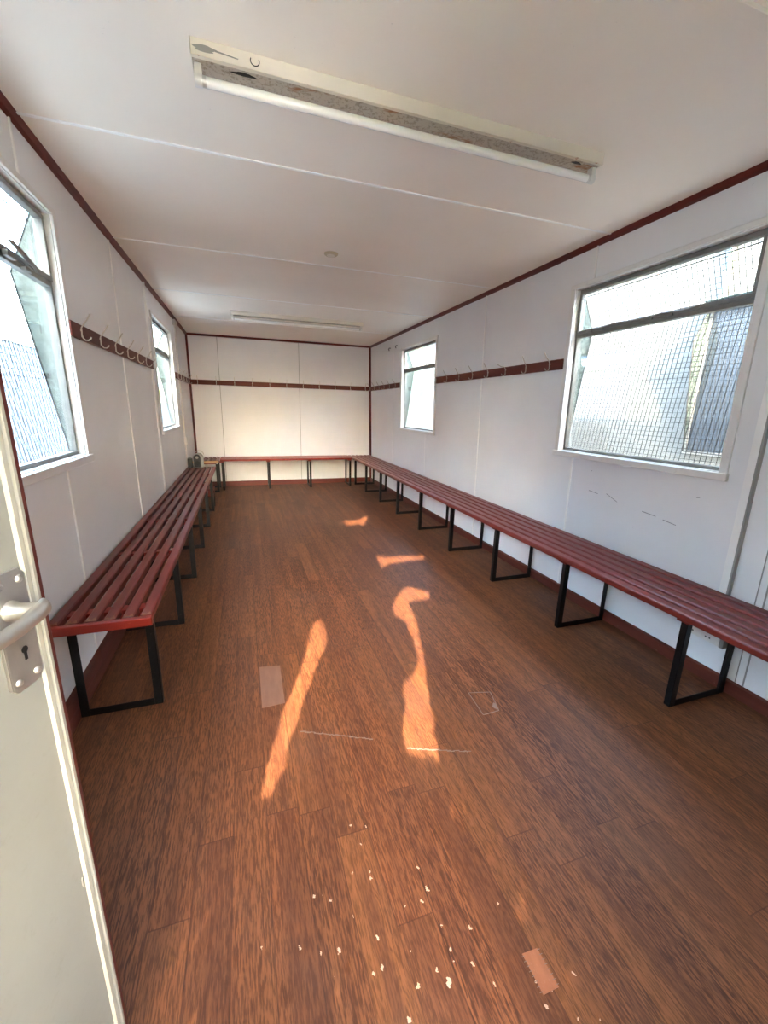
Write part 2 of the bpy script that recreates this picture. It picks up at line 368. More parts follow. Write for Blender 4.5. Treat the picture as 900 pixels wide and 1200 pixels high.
# ------------------------------------------------------------------ windows
def frame_rect(m, x0, x1, y0, y1, z0, z1, w, bev=0.002):
    m.bevbox(x0, x1, y0, y1, z0, z0+w, bev); m.bevbox(x0, x1, y0, y1, z1-w, z1, bev)
    m.bevbox(x0, x1, y0, y0+w, z0+w, z1-w, bev); m.bevbox(x0, x1, y1-w, y1, z0+w, z1-w, bev)
def make_window(idx, side, yy, label, stay_up=False):
    """side -1: left wall, +1: right wall"""
    x0 = XR if side > 0 else XL; xf = shear if side > 0 else None
    y0, y1 = yy; z0, z1 = OPEN
    root = empty('window_%d' % idx, (x0, (y0+y1)/2, z0), kind='structure', label=label)
    X = lambda a, b: (min(x0+side*a, x0+side*b), max(x0+side*a, x0+side*b))
    m = MB(); a = 0.036; p = X(-0.011, 0.0)
    m.bevbox(*p, y0-a, y0, z0, z1, 0.003); m.bevbox(*p, y1, y1+a, z0, z1, 0.003)
    m.bevbox(*p, y0-a-0.004, y1+a+0.004, z1, z1+0.026, 0.003)
    p2 = X(-0.020, 0.0); m.bevbox(*p2, y0-a-0.006, y1+a+0.006, z0-0.034, z0, 0.003)
    m.build('architrave', M['white_paint'], root, xf)
    m = MB(); t = 0.004; p = X(0, WT)
    m.box(*p, y0, y0+t, z0, z1); m.box(*p, y1-t, y1, z0, z1); m.box(*p, y0, y1, z0, z0+t); m.box(*p, y0, y1, z1-t, z1)
    m.build('reveal_lining', M['white_paint'], root, xf)
    fx = X(0.026, WT); w = 0.016; zt = 1.668
    y0 += t; y1 -= t; z0 += t; z1 -= t
    m = MB(); frame_rect(m, *fx, y0, y1, z0, z1, w); m.bevbox(*fx, y0+w, y1-w, zt-0.019, zt+0.004, 0.002)
    m.build('window_frame', M['steel'], root, xf)
    sx = X(0.018, 0.048); m = MB(); frame_rect(m, *sx, y0+w*.6, y1-w*.6, zt+0.002, z1-w*.6, 0.018)
    sash = m.build('vent_sash', M['steel'], root, xf)
    gx = X(0.036, 0.040)
    MB().box(*gx, y0+w, y1-w, z0+w, zt-0.018).build('pane', M['glass'], root, xf)
    MB().box(*gx, y0+w+.012, y1-w-.012, zt+0.018, z1-w-.01).build('pane', M['glass'], root, xf)
    # casement stay along the transom
    xs = x0+side*0.012; yc = (y0+y1)/2
    m = MB()
    if stay_up:
        m.tube([(xs, y1-0.175, zt-0.004), (xs-side*0.006, y1-0.20, zt+0.006), (xs-side*0.010, y1-0.25, zt+0.012), (xs-side*0.010, y1-0.31, zt+0.026), (xs-side*.006, y1-0.355, zt+0.040), (xs, y1-0.365, zt+0.042)], [0.004,0.007,0.008,0.008,0.007,0.004], 8)
        m.bevbox(xs-0.010, xs+0.008, y1-0.28, y1-0.23, zt-0.024, zt-0.012, 0.003)
        m.bevbox(xs-0.010, xs+0.008, y1-0.40, y1-0.34, zt-0.014, zt+0.004, 0.003)
    else:
        ya, yb = y1-0.10, y0+0.22
        pts = []
        for i in range(15):
            f = i/14; y = ya+(yb-ya)*f
            pts.append((xs, y, zt+0.012+(0.010*math.exp(-((f-.32)/.05)**2) if f < .6 else 0.004*math.sin(f*20))))
        m.tube(pts, 0.005, 8)
        for f in (0.04, 0.16, 0.62, 0.78): 
            y = ya+(yb-ya)*f; m.bevbox(xs-0.006, xs+0.007, y-0.014, y+0.014, zt-0.004, zt+0.014, 0.002)
    m.build('casement_stay', M['steel'], sash, xf)
    return root
make_window(1, -1, WY['near'], 'steel window on the left wall nearest the door', True)
make_window(2, -1, WY['far'], 'steel window on the left wall near the far corner')
make_window(3, 1, WY['near'], 'steel window on the right wall nearest the camera')
make_window(4, 1, WY['far'], 'steel window on the right wall near the far corner')

# ------------------------------------------------------------------ mesh guards outside the windows
def make_guard(xo, s, y0, y1, label, xf=None, group=None):
    root = empty('window_guard', (xo, (y0+y1)/2, 0.94), label=label, cat='window guard')
    zb, za, zt, d = 0.945, 1.70, 1.945, 0.112
    q = lambda o, z: (xo+s*o, z)
    for yc in (y0, y1):
        MB().prism([q(0.001, zb), q(0.004, zb), q(d, za), q(0.004, zt), q(0.001, zt)], 'y', yc-0.0012, yc+0.0012).build('side_cheek', M['galv'], root, xf)
    m = MB()
    def wire(a, b, r=0.0014):
        m.tube([a, b], r, 4, cap=False)
    n = int((y1-y0)/0.0245)
    for i in range(1, n):
        y = y0+(y1-y0)*i/n
        wire((xo+s*0.004, y, zb), (xo+s*d, y, za)); wire((xo+s*d, y, za), (xo+s*0.004, y, zt))
    for i in range(31):
        f = i/31; wire((xo+s*(0.004+(d-.004)*f), y0, zb+(za-zb)*f), (xo+s*(0.004+(d-.004)*f), y1, zb+(za-zb)*f))
    for i in range(11):
        f = i/11; wire((xo+s*(d-(d-.004)*f), y0, za+(zt-za)*f), (xo+s*(d-(d-.004)*f), y1, za+(zt-za)*f))
    m.build('wire_mesh', M['wire'], root, xf)
    m = MB()
    for o, z in ((0.006, zb), (d*0.22, za+(zt-za)*.78), (0.006, zt)):
        m.tube([(xo+s*o, y0, z), (xo+s*o, y1, z)], 0.0028, 6)
    for yc in (y0, y1):
        m.tube([(xo+s*0.004, yc, zb), (xo+s*d, yc, za), (xo+s*0.004, yc, zt)], 0.004, 6)
    m.build('rim_rod', M['wire'], root, xf)
    return root
gy = lambda k: (WY[k][0]-0.012, WY[k][1]+0.012)
make_guard(XL-WT, -1, *gy('near'), 'wire mesh window guard outside the left window beside the open door')
make_guard(XL-WT, -1, *gy('far'), 'wire mesh window guard outside the far left window')
make_guard(XR+WT, 1, *gy('near'), 'wire mesh window guard with galvanised sides outside the large right window', shear)
make_guard(XR+WT, 1, *gy('far'), 'wire mesh window guard outside the far right window', shear)

# ------------------------------------------------------------------ benches
def leg_frame(root, o, along, across, legw=0.030, top=0.418):
    """U of angle iron: along = position on the bench axis; across = (front, rear) ; o: 'y' bench runs along y, 'x' bench runs along x"""
    a, b = across; t = 0.004; w = legw; sg = 1 if b > a else -1
    def put(m, u0, u1, v0, v1, z0, z1):      # u across, v along
        u0, u1 = min(u0,u1), max(u0,u1); v0, v1 = min(v0,v1), max(v0,v1)
        if o == 'y': m.bevbox(u0, u1, v0, v1, z0, z1, 0.0012)
        else: m.bevbox(v0, v1, u0, u1, z0, z1, 0.0012)
    for e, s in ((a, sg), (b, -sg)):
        m = MB(); put(m, e, e+s*w, along, along+t, 0.0, top); put(m, e, e+s*t, along, along+w*.9, 0.0, top)
        m.build('leg', M['black'], root)
    m = MB(); put(m, a+sg*w, b-sg*w, along, along+t, 0.001, w); put(m, a+sg*w, b-sg*w, along, along+w*.9, 0.0, t)
    m.build('foot_bar', M['black'], root)

def make_bench(label, o, span, edge, legs, leg_x, mat, slat_w, gap, n=6, end='none', crossmat=None):
    """o 'y': runs along y. span=(start,end); edge=(front coordinate, sign towards the wall)"""
    f, sg = edge; a, b = span; zt = 0.450; th = 0.030
    mid = (a+b)/2; wtot = n*slat_w+(n-1)*gap
    loc = (f+sg*wtot/2, mid, 0) if o == 'y' else (mid, f+sg*wtot/2, 0)
    root = empty('slatted_bench', loc, label=label, cat='bench', group='slatted changing room benches')
    rnd = random.Random(len(label))
    for i in range(n):
        u0 = f+sg*i*(slat_w+gap); u1 = u0+sg*slat_w; u0, u1 = min(u0,u1), max(u0,u1)
        z = zt-rnd.random()*0.0015
        m = MB()
        if o == 'y': m.bevbox(u0, u1, a, b, z-th, z, 0.007)
        else: m.bevbox(a, b, u0, u1, z-th, z, 0.007)
        m.build('slat', mat, root)
    for L in legs:
        m = MB(); u0, u1 = f+sg*0.030, f+sg*(wtot-0.004); u0, u1 = min(u0,u1), max(u0,u1)
        if o == 'y': m.bevbox(u0, u1, L-0.022, L+0.030, zt-th-0.020, zt-th+0.004, 0.002)
        else: m.bevbox(L-0.022, L+0.030, u0, u1, zt-th-0.020, zt-th+0.004, 0.002)
        # packing blocks between the slats over the bearer
        for i in range(n-1):
            g0 = f+sg*(i*(slat_w+gap)+slat_w); g1 = g0+sg*gap; g0, g1 = min(g0,g1)-.001, max(g0,g1)+.001
            if o == 'y': m.box(g0, g1, L-0.018, L+0.026, zt-th, zt-0.009)
            else: m.box(L-0.018, L+0.026, g0, g1, zt-th, zt-0.009)
        m.build('cross_bearer', crossmat or mat, root)
        leg_frame(root, o, L, leg_x, top=zt-th-0.020)
    return root, wtot

LB, _ = make_bench('long worn red slatted bench with chipped near end against the left wall', 'y', (1.546, 5.47), (-0.357, -1),
    [1.645+0.666*i for i in range(6)], (-0.378, -0.664), M['bench_old'], 0.0405, 0.0172, crossmat=M['bench_x'])
# end board and chipped ends on its near end
MB().bevbox(-0.690, -0.354, 1.524, 1.546, 0.416, 0.449, 0.003).build('end_board', M['bench_x'], LB)
m = MB()
rnd = random.Random(4)
for i in range(6):
    m = MB(); x1 = -0.357-i*0.0577; x0 = x1-0.0405
    pts = [(x0+0.003, 1.549), (x0+0.012, 1.566+rnd.random()*.01), (x0+0.022, 1.556), (x0+0.031, 1.572+rnd.random()*.012), (x1-0.002, 1.552)]
    m.prism(pts, 'z', 0.4487, 0.4506)
    m.build('chipped_edge', M['chip'], LB)['label'] = 'bare wood showing at the slat end'
RB, _ = make_bench('very long red slatted bench running the length of the right wall', 'y', (0.35, 6.545), (1.583, 1),
    [1.006-0.67, 1.006, 1.677, 2.348, 3.018, 3.690, 4.352, 5.00, 5.68, 6.30], (1.671-0.030, 1.972), M['bench'], 0.0500, 0.0155)
BB, _ = make_bench('red slatted bench across the far end wall', 'x', (-0.345, 1.575), (6.20, 1),
    [-0.335, 0.305, 0.915, 1.535], (6.222, 6.53), M['bench_x'], 0.0500, 0.0115)
SB, _ = make_bench('short slatted bench end with bare wood edge in the far left corner', 'y', (6.055, 6.535), (-0.362, -1),
    [6.09, 6.46], (-0.372, -0.665), M['bench_old'], 0.040, 0.0165)
MB().bevbox(-0.690, -0.358, 6.040, 6.055, 0.418, 0.450, 0.002).build('end_board', M['raw'], SB)['label'] = 'bare pine end board'

# low stool under the left bench
st = empty('low_stool', (-0.50, 5.12, 0), label='low red slatted stool pushed under the far end of the left bench', cat='stool')
for k in range(4):
    MB().bevbox(-0.60, -0.376, 5.045+k*0.058, 5.045+k*0.058+0.046, 0.222, 0.246, 0.003).build('slat', M['bench'], st)
for yy in (5.052, 5.245):
    MB().bevbox(-0.595, -0.380, yy, yy+0.02, 0.155, 0.222, 0.002).build('apron', M['bench_x'], st)
for xx in (-0.595, -0.405):
    for yy in (5.073, 5.222): MB().bevbox(xx, xx+0.022, yy, yy+0.022, 0, 0.222, 0.002).build('leg', M['black'], st)

# rounded speaker on the left bench, small black box beside it
sp = empty('portable_speaker', (-0.545, 5.43, 0.45), label='small pale grey round-topped portable speaker with black front on the left bench', cat='speaker')
def arch(x0, x1, z0, z1, n=12):
    r = (x1-x0)/2; cx = (x0+x1)/2; zc = z1-r
    return [(x0, z0), (x1, z0)]+[(cx+r*math.cos(math.pi*i/n), zc+r*math.sin(math.pi*i/n)) for i in range(n+1)]
MB().prism(arch(-0.603, -0.492, 0.4505, 0.622), 'y', 5.39, 5.465).build('body', M['grey'], sp)
fr = MB().prism(arch(-0.596, -0.520, 0.458, 0.612), 'y', 5.384, 5.390).build('front_panel', M['dark'], sp)
for zz, rr in ((0.575, 0.017), (0.505, 0.026)):
    m = MB(); m.tube([(-0.558, 5.384, zz), (-0.558, 5.380, zz)], [rr, rr*0.8], 20); m.tube([(-0.558, 5.3800, zz), (-0.558, 5.3785, zz)], [rr*.4, rr*.2], 14)
    m.build('driver_cone', M['grey'] if zz > .55 else M['black'], fr)
MB().tube([(-0.585+0.0, 5.43, 0.60)]+[(-0.535-0.050*math.cos(math.pi*i/10), 5.43, 0.605+0.048*math.sin(math.pi*i/10)) for i in range(11)], 0.0025, 6).build('handle', M['hook'], sp)
bx = empty('battery_box', (-0.64, 5.44, 0.45), label='small black box beside the speaker on the left bench', cat='box')
MB().bevbox(-0.668, -0.618, 5.41, 5.46, 0.4505, 0.560, 0.004).build('body', M['dark'], bx)
MB().bevbox(-0.660, -0.626, 5.42, 5.45, 0.560, 0.570, 0.003).build('cap', M['grey'], bx)

# ------------------------------------------------------------------ coat rails
def hook_mesh(kind=0):
    """local: +u out of the board, z up, v sideways"""
    m = MB(); lean = {0: 0.0, 1: 0.035, 2: -0.012, 3: 0.010}[kind]
    up = [(0.002, 0, -0.022), (0.0035, 0, 0.0), (0.004, 0, 0.018), (0.012, lean*.2, 0.030), (0.030, lean*.6, 0.054), (0.046, lean, 0.080)]
    if kind == 1: up = up[:4]+[(0.026, 0.030, 0.036), (0.040, 0.055, 0.052)]
    lo = [(0.003, 0, -0.014), (0.006, 0, -0.026), (0.014, 0, -0.034), (0.026, 0, -0.034), (0.035, 0, -0.027), (0.038, 0, -0.020)]
    m.tube(up, 0.0030, 8); m.tube(lo, 0.0030, 8)
    m.tube([(0.0, 0, 0.008), (0.004, 0, 0.008)], 0.006, 10)
    return m
def rail(label, p0, p1, z0, z1, hooks, normal, xf=None, mat='rail', hookmat='hook', kinds={}, extra=None):
    """p0,p1 = (x,y) ends on the wall face; hooks = distances from p0"""
    P0, P1 = Vector((*p0, 0)), Vector((*p1, 0)); d = (P1-P0).normalized(); n = Vector((*normal, 0)); L = (P1-P0).length
    mid = (P0+P1)/2
    root = empty('coat_rail', (mid.x, mid.y, (z0+z1)/2), label=label, cat='coat rail', group='coat rails around the walls')
    def frame(t, z):
        M4 = Matrix.Identity(4)
        for r in range(3):
            M4[r][0] = n[r]; M4[r][1] = d[r]; M4[r][2] = (0,0,1)[r]; M4[r][3] = (P0+d*t)[r]+(0, 0, z)[r]
        return M4
    MB().bevbox(0, 0.018, 0, L, z0, z1, 0.002).build('rail_board', M[mat], root, xf, frame(0, 0))
    zc = (z0+z1)/2
    for i, h in enumerate(hooks):
        F = frame(h, zc); F.translation += n*0.018
        hook_mesh(kinds.get(i, 0)).build('coat_hook', M[hookmat], root, xf, F)
    if extra is not None:
        F = frame(extra, z0-0.03); F.translation += n*0.018
        MB().tube([(0.004, 0, 0.045), (0.006, 0.004, 0.02), (0.010, 0.022, -0.01), (0.014, 0.026, -0.035), (0.012, 0.014, -0.056)], 0.003, 8).build('bent_hook', M[hookmat], root, xf, F)
    return root
RZ0, RZ1 = 1.470, 1.534
rail('dark red coat rail between the two windows on the left wall', (XL, 2.222), (XL, 4.00), RZ0, RZ1, [0.109+0.271*i for i in range(7)], (1,0), hookmat='hookw')
rail('short coat rail from the far left window to the corner', (XL, 5.235), (XL, YB-0.027), RZ0, RZ1, [0.12+0.25*i for i in range(5)], (1,0), hookmat='hookw')
rail('red-brown coat rail with eleven hooks across the far wall', (XL+0.027, YB), (XR-0.027, YB), RZ0, RZ1, [0.083+0.2455*i for i in range(11)], (0,-1), mat='rail_x', hookmat='hookw')
rail('coat rail between the two windows on the right wall with one hook hanging below', (XR, 2.255), (XR, 4.125), RZ0, RZ1, [0.118+0.2478*i for i in range(8)], (-1,0), shear, kinds={0: 3, 2: 1, 1: 2}, extra=1.865)
rail('short coat rail from the far right window to the corner', (XR, 5.24), (XR, YB-0.027), RZ0, RZ1, [0.12+0.235*i for i in range(6)], (-1,0), shear)

# ------------------------------------------------------------------ ceiling lights
def make_light(y0, x0, x1, label):
    root = empty('fluorescent_batten', ((x0+x1)/2, y0+0.045, H), label=label, cat='ceiling light', group='fluorescent battens')
    zb = H-0.037; y1 = y0+0.092
    m = MB(); t = 0.0015
    m.box(x0, x1, y0, y0+t, zb, H); m.box(x0, x1, y1-t, y1, zb, H); m.box(x0, x0+t, y0, y1, zb, H); m.box(x1-t, x1, y0, y1, zb, H)
    m.build('batten_body', M['cream'], root)
    MB().box(x0+0.001, x1-0.001, y0+0.011, y1-0.011, zb+0.003, zb+0.006).build('spine_cover', M['rust'], root)
    m = MB(); m.box(x0, x1, y0, y0+0.012, zb-0.001, zb+0.001); m.box(x0, x1, y1-0.012, y1, zb-0.001, zb+0.001)
    m.build('bottom_lip', M['lip'], root)
    yc, zc, r = y0+0.040, H-0.070, 0.0130
    MB().tube([(x0+0.030, yc, zc), (x1-0.030, yc, zc)], r, 20).build('tube', M['tube'], root)
    for a, b in ((x0+0.004, 1), (x1-0.004, -1)):
        h = MB(); h.bevbox(min(a, a+b*0.020), max(a, a+b*0.020), yc-0.013, yc+0.013, zc-0.004, zb+0.002, 0.003)
        h.tube([(a, yc, zc), (a+b*0.020, yc, zc)], 0.0155, 16)
        h.build('lamp_holder', M['plastic'], root)
        MB().tube([(a+b*0.020, yc, zc), (a+b*0.030, yc, zc)], 0.0134, 16).build('tube_cap', M['alu'], root)
    return root, zb
l1, zb = make_light(1.455, -0.080, 1.330, 'rust-spotted white fluorescent batten on the ceiling nearest the camera')
# knockouts, rust holes
m = MB()
m.prism([(-0.045+0.028*math.cos(a)*(1+.25*math.sin(5*a)), zb+0.017+0.008*math.sin(a)) for a in [2*math.pi*i/16 for i in range(16)]], 'y', 1.4545, 1.455)
m.prism([(-0.018, zb+.016), (0.040, zb+.013), (0.042, zb+.015), (-0.018, zb+.020)], 'y', 1.4545, 1.455)
m.build('bare_patch', M['grey'], l1)['label'] = 'grey patch where the paint came off'
m = MB(); m.tube([(0.085+0.012*math.cos(a), 1.4545, zb+0.020+0.011*math.sin(a)) for a in [math.pi*(-1.15+1.3*i/12) for i in range(13)]], 0.0012, 6)
m.build('knockout', M['dark'], l1)
for xx, w_ in ((0.055, 0.030), (1.235, 0.020)):
    MB().prism([(xx+w_*math.cos(a)*(1+.3*math.sin(3*a)), 1.487+0.006*math.sin(a)) for a in [2*math.pi*i/14 for i in range(14)]], 'z', zb+0.0016, zb+0.0031).build('rust_hole', M['dark'], l1)
make_light(4.850, -0.066, 1.350, 'white fluorescent batten on the ceiling near the far wall')
ro = empty('ceiling_rose', (0.583, 2.87, H), label='small round cream ceiling rose between the two lights', cat='ceiling rose')
MB().tube([(0.583,2.87,H), (0.583,2.87,H-0.006), (0.583,2.87,H-0.012)], [0.044, 0.043, 0.034], 28).build('base', M['rose'], ro)
MB().tube([(0.583,2.87,H-0.012), (0.583,2.87,H-0.014)], [0.026, 0.025], 24).build('cover_disc', M['lip'], ro)

# ------------------------------------------------------------------ small wall things
so = empty('wall_socket', (1.992, 1.115, 0.22), label='white double wall socket low on the right wall behind the bench', cat='socket')
MB().bevbox(XR-0.030, XR, 1.062, 1.225, 0.196, 0.268, 0.003).build('face_plate', M['plastic'], so, shear)
m = MB()
for yy in (1.195, 1.178, 1.120, 1.103):
    m.box(XR-0.0308, XR-0.0296, yy-0.003, yy+0.003, 0.214, 0.220)
m.build('socket_holes', M['dark'], so, shear)
MB().bevbox(XR-0.034, XR, 1.043, 1.061, 0.196, 0.250, 0.003).build('end_cap', M['grey'], so, shear)
tk = empty('cable_trunking', (XL, 5.50, 1.2), label='white vertical cable trunking beside the far left window', cat='cable trunking')
for a, b in ((0.46, 1.466), (1.538, H-0.03)): MB().bevbox(XL, XL+0.016, 5.53, 5.555, a, b, 0.002).build('duct', M['plastic'], tk)
MB().bevbox(XL, XL+0.030, 5.43, 5.62, 2.05, 2.11, 0.004).build('top_box', M['plastic'], tk)
MB().bevbox(XL, XL+0.030, 5.51, 5.575, 0.72, 0.80, 0.004).build('junction_box', M['plastic'], tk)
m = MB()
ht = empty('cup_hook', (XR, 5.75, 1.99), label='pair of tiny dark hooks high on the right wall in the far corner', cat='hook')
for yy in (5.62, 5.35):
    MB().tube([(XR, yy, 2.0), (XR-0.02, yy, 2.0), (XR-0.028, yy, 1.985), (XR-0.02, yy, 1.965)], 0.005, 8).build('hook_wire', M['dark'], ht, shear)

# ------------------------------------------------------------------ floor patches and scrapes
pa = tag(MB().prism([(0.006,1.497), (0.098,1.50), (0.099,1.767), (0.006,1.781)], 'z', 0.0002, 0.0014).build('floor_patch', M['tape']), 'pale rectangular patch on the floor left of the long sun streak', 'floor patch')
m = MB(); q = [(0.858,1.199), (0.934,1.202), (0.962,1.311), (0.867,1.334)]
for i in range(4):
    a, b = Vector(q[i]), Vector(q[(i+1)%4]); d = (b-a).normalized(); n = Vector((-d.y, d.x))*0.0017
    m.prism([tuple(a-n), tuple(b-n), tuple(b+n), tuple(a+n)], 'z', 0.0002, 0.0008)
m.prism([(0.918,1.228), (0.934,1.205), (0.945,1.235), (0.938,1.25)], 'z', 0.0002, 0.0009)
tag(m.build('floor_patch', M['scrape']), 'faint outlined square patch in the floor right of the sun streaks', 'floor patch')
m = MB(); m.prism([(0.535,0.442), (0.575,0.442), (0.573,0.511), (0.534,0.513)], 'z', 0.0002, 0.0016)
o = m.build('floor_patch', M['tape2']); tag(o, 'small orange patch stapled to the floor at the front of the picture', 'floor patch')
m = MB(); rnd = random.Random(3)
for i in range(8):
    y = 0.446+i*0.0088
    for x in (0.533, 0.574): m.box(x-0.004, x+0.004, y, y+0.0009, 0.0016, 0.0021)
m.build('staple', M['scrape'], o)['kind'] = 'stuff'
def scrape(a, b, label):
    m = MB(); a, b = Vector(a), Vector(b); d = (b-a); L = d.length; d.normalize(); n = Vector((-d.y, d.x)); rnd = random.Random(int(L*1000))
    t = 0
    while t < L:
        w = 0.0015+rnd.random()*0.003; l = 0.003+rnd.random()*0.012; o = (rnd.random()-.5)*0.005
        p = a+d*t+n*o
        m.prism([tuple(p-n*w), tuple(p+d*l-n*w*.4), tuple(p+d*l+n*w), tuple(p+n*w*.5)], 'z', 0.0002, 0.0007); t += l*0.8
    return tag(m.build('floor_scrape', M['scrape']), label, 'scrape mark')
scrape((0.139,1.327), (0.383,1.214), 'pale scrape mark across the planks between the sun streaks')
scrape((0.498,1.133), (0.712,1.051), 'pale scrape mark across the foot of the right sun streak')

# ------------------------------------------------------------------ the open door
phi = R(18); E = Vector((-0.2649, 0.5826, 0)); dv = Vector((math.sin(phi), math.cos(phi), 0)); nv = Vector((math.cos(phi), -math.sin(phi), 0))
DM = Matrix.Identity(4)
for r_ in range(3):
    DM[r_][0] = nv[r_]; DM[r_][1] = dv[r_]; DM[r_][2] = (0,0,1)[r_]; DM[r_][3] = E[r_]
door = empty('door_1', tuple(E-dv*0.4), kind='structure', label='pale grey-green door standing open at the left edge')
MB().bevbox(-0.0197, 0, -0.845, 0.012, 0.012, 1.99, 0.0015).build('door_leaf', M['door'], door, None, DM)
MB().prism([(0, -0.006), (0.0035, -0.003), (0.0035, 0.003), (0.002, 0.005), (0.0035, 0.008), (0.0030, 0.0125), (0, 0.0125)], 'z', 0.012, 1.99).build('edge_strip', M['door_lip'], door, None, DM)
MB().bevbox(-0.034, -0.0197, -0.845, 0.0445, 0.012, 1.99, 0.0015).build('rebate_lip', M['door_edge'], door, None, DM)
# lock plate
m = MB(); y0, y1, z0, z1, ch = -0.0515, -0.0060, 0.853, 1.003, 0.008
m.prism([(0, y0), (0.003, y0+0.0), (0.0042, y0+0.002), (0.0042, y1-0.002), (0.003, y1), (0, y1)], 'z', z0+ch, z1-ch)
m.prism([(y0, z0+ch), (y0+ch, z0), (y1-ch, z0), (y1, z0+ch), (y1, z1-ch), (y1-ch, z1), (y0+ch, z1), (y0, z1-ch)], 'x', 0, 0.0040)
pl = m.build('lock_plate', M['alu'], door, None, DM)
for yy in (y0+0.010, y1-0.009):
    for zz in (z0+0.013, z1-0.013):
        s = MB(); s.tube([(0.0035, yy, zz), (0.0058, yy, zz), (0.0072, yy, zz)], [0.0048, 0.0046, 0.002], 14)
        s.build('screw', M['alu'], pl, None, DM)
m = MB(); yk, zk = -0.026, 0.902
m.tube([(0.0038, yk, zk), (0.0046, yk, zk)], 0.0045, 14); m.box(0.0038, 0.0046, yk-0.0020, yk+0.0020, zk-0.014, zk)
m.build('keyhole', M['dark'], pl, None, DM)
# lever
yk, zk = -0.0330, 0.957
m = MB(); m.tube([(0.004, yk, zk), (0.007, yk, zk), (0.010, yk, zk), (0.034, yk+0.001, zk+0.002), (0.040, yk+0.001, zk+0.002)], [0.0125,0.0122,0.0095,0.0085,0.0095], 18)
# arm: runs back along the door, flat oval section
def oval(m, pts, ry, rz, seg=16):
    rings = []
    for (p, a, b, dirv) in pts:
        dx, dy = dirv; l = math.hypot(dx, dy); sx, sy = -dy/l, dx/l
        rings.append([(p[0]+sx*a*math.cos(t), p[1]+sy*a*math.cos(t), p[2]+b*math.sin(t)) for t in [2*math.pi*k/seg for k in range(seg)]])
    vs = [q for g in rings for q in g]; fs = []
    for i in range(len(rings)-1):
        for k in range(seg): fs.append((i*seg+k, i*seg+(k+1)%seg, (i+1)*seg+(k+1)%seg, (i+1)*seg+k))
    m.add(vs, fs, 0, True); m.add(rings[0], [tuple(range(seg))]); m.add(rings[-1], [tuple(range(seg))])
oval(m, [((0.036, yk+0.012, zk+0.003), 0.004, 0.006, (0, -1)), ((0.038, yk+0.008, zk+0.003), 0.0075, 0.0105, (0.1, -1)), ((0.041, yk-0.004, zk+0.002), 0.0072, 0.0105, (0.1, -1)),
         ((0.043, yk-0.030, zk-0.002), 0.0052, 0.0098, (0, -1)), ((0.043, yk-0.070, zk-0.004), 0.0050, 0.0095, (0, -1)), ((0.041, yk-0.108, zk-0.004), 0.0050, 0.0095, (-0.1, -1)), ((0.040, yk-0.114, zk-0.004), 0.003, 0.006, (-0.1, -1))], 0, 0)
m.build('lever_handle', M['alu'], door, None, DM)
m = MB(); m.tube([(0.0008, -0.009+0.0018*math.cos(a), 0.497+0.009*math.sin(a)) for a in [math.pi*(0.5+1.0*i/10) for i in range(11)]], 0.0009, 6); m.build('screw_eye', M['alu'], door, None, DM)
for zz in (0.25, 1.0, 1.75): MB().tube([(-0.008, -0.850, zz-0.045), (-0.008, -0.850, zz+0.045)], 0.007, 10).build('hinge', M['alu'], door, None, DM)

# ------------------------------------------------------------------ outside
struct(MB().box(-40, 40, -40, 60, -0.5, -0.1).build('ground', M['concrete']), 'pale concrete yard')
# neighbouring white cabin on the right, with the same guarded window
nb = empty('neighbouring_cabin', (4.3, 3.0, -0.1), label='white cabin seen through the right windows', cat='cabin')
m = MB(); m.box(3.1, 5.5, -6.0, 6.96, 0.0, 2.34); m.build('body', M['cabin'], nb)
MB().box(3.05, 5.55, -6.05, 7.0, 2.34, 2.40).build('roof', M['galv'], nb)
MB().box(3.094, 3.099, 1.16, 2.18, 0.95, 1.94).build('window_pane', M['dark_glass'], nb)
m = MB(); frame_rect(m, 3.085, 3.10, 1.14, 2.20, 0.93, 1.96, 0.025); m.build('window_surround', M['steel'], nb)
gd = make_guard(3.084, -1, 1.10, 2.19, 'galvanised guarded window on the white cabin seen through the large right window')
MB().bevbox(2.985, 3.084, 1.10, 2.19, 1.948, 1.953, 0.001).build('hood', M['galv'], gd)
MB().tube([(3.08, 2.13, 1.97), (3.08, 2.13, 2.34)], 0.018, 10).build('downpipe', M['galv'], nb)
fl = empty('flood_light', (3.05, 7.25, 1.9), label='grey flood light seen through the top of the far right window', cat='outdoor light')
MB().tube([(3.10,7.28,2.16), (3.10,7.28,2.10), (3.10,7.28,1.95), (3.10,7.28,1.93)], [0.16,0.20,0.17,0.12], 18).build('housing', M['steel'], fl)
MB().tube([(3.10,7.28,2.16), (3.10,7.28,2.9), (3.3,7.28,3.0)], 0.02, 8).build('bracket', M['steel'], fl)
fb = empty('rendered_building', (4.6, 9.5, -0.1), label='pale greenish rendered building behind the far right window', cat='building')
MB().box(3.5, 5.6, 7.6, 12.0, -0.1, 2.75).build('wall', M['cream_wall'], fb)
MB().box(3.4, 5.7, 7.5, 12.1, 2.75, 2.83).build('roof', M['galv'], fb)
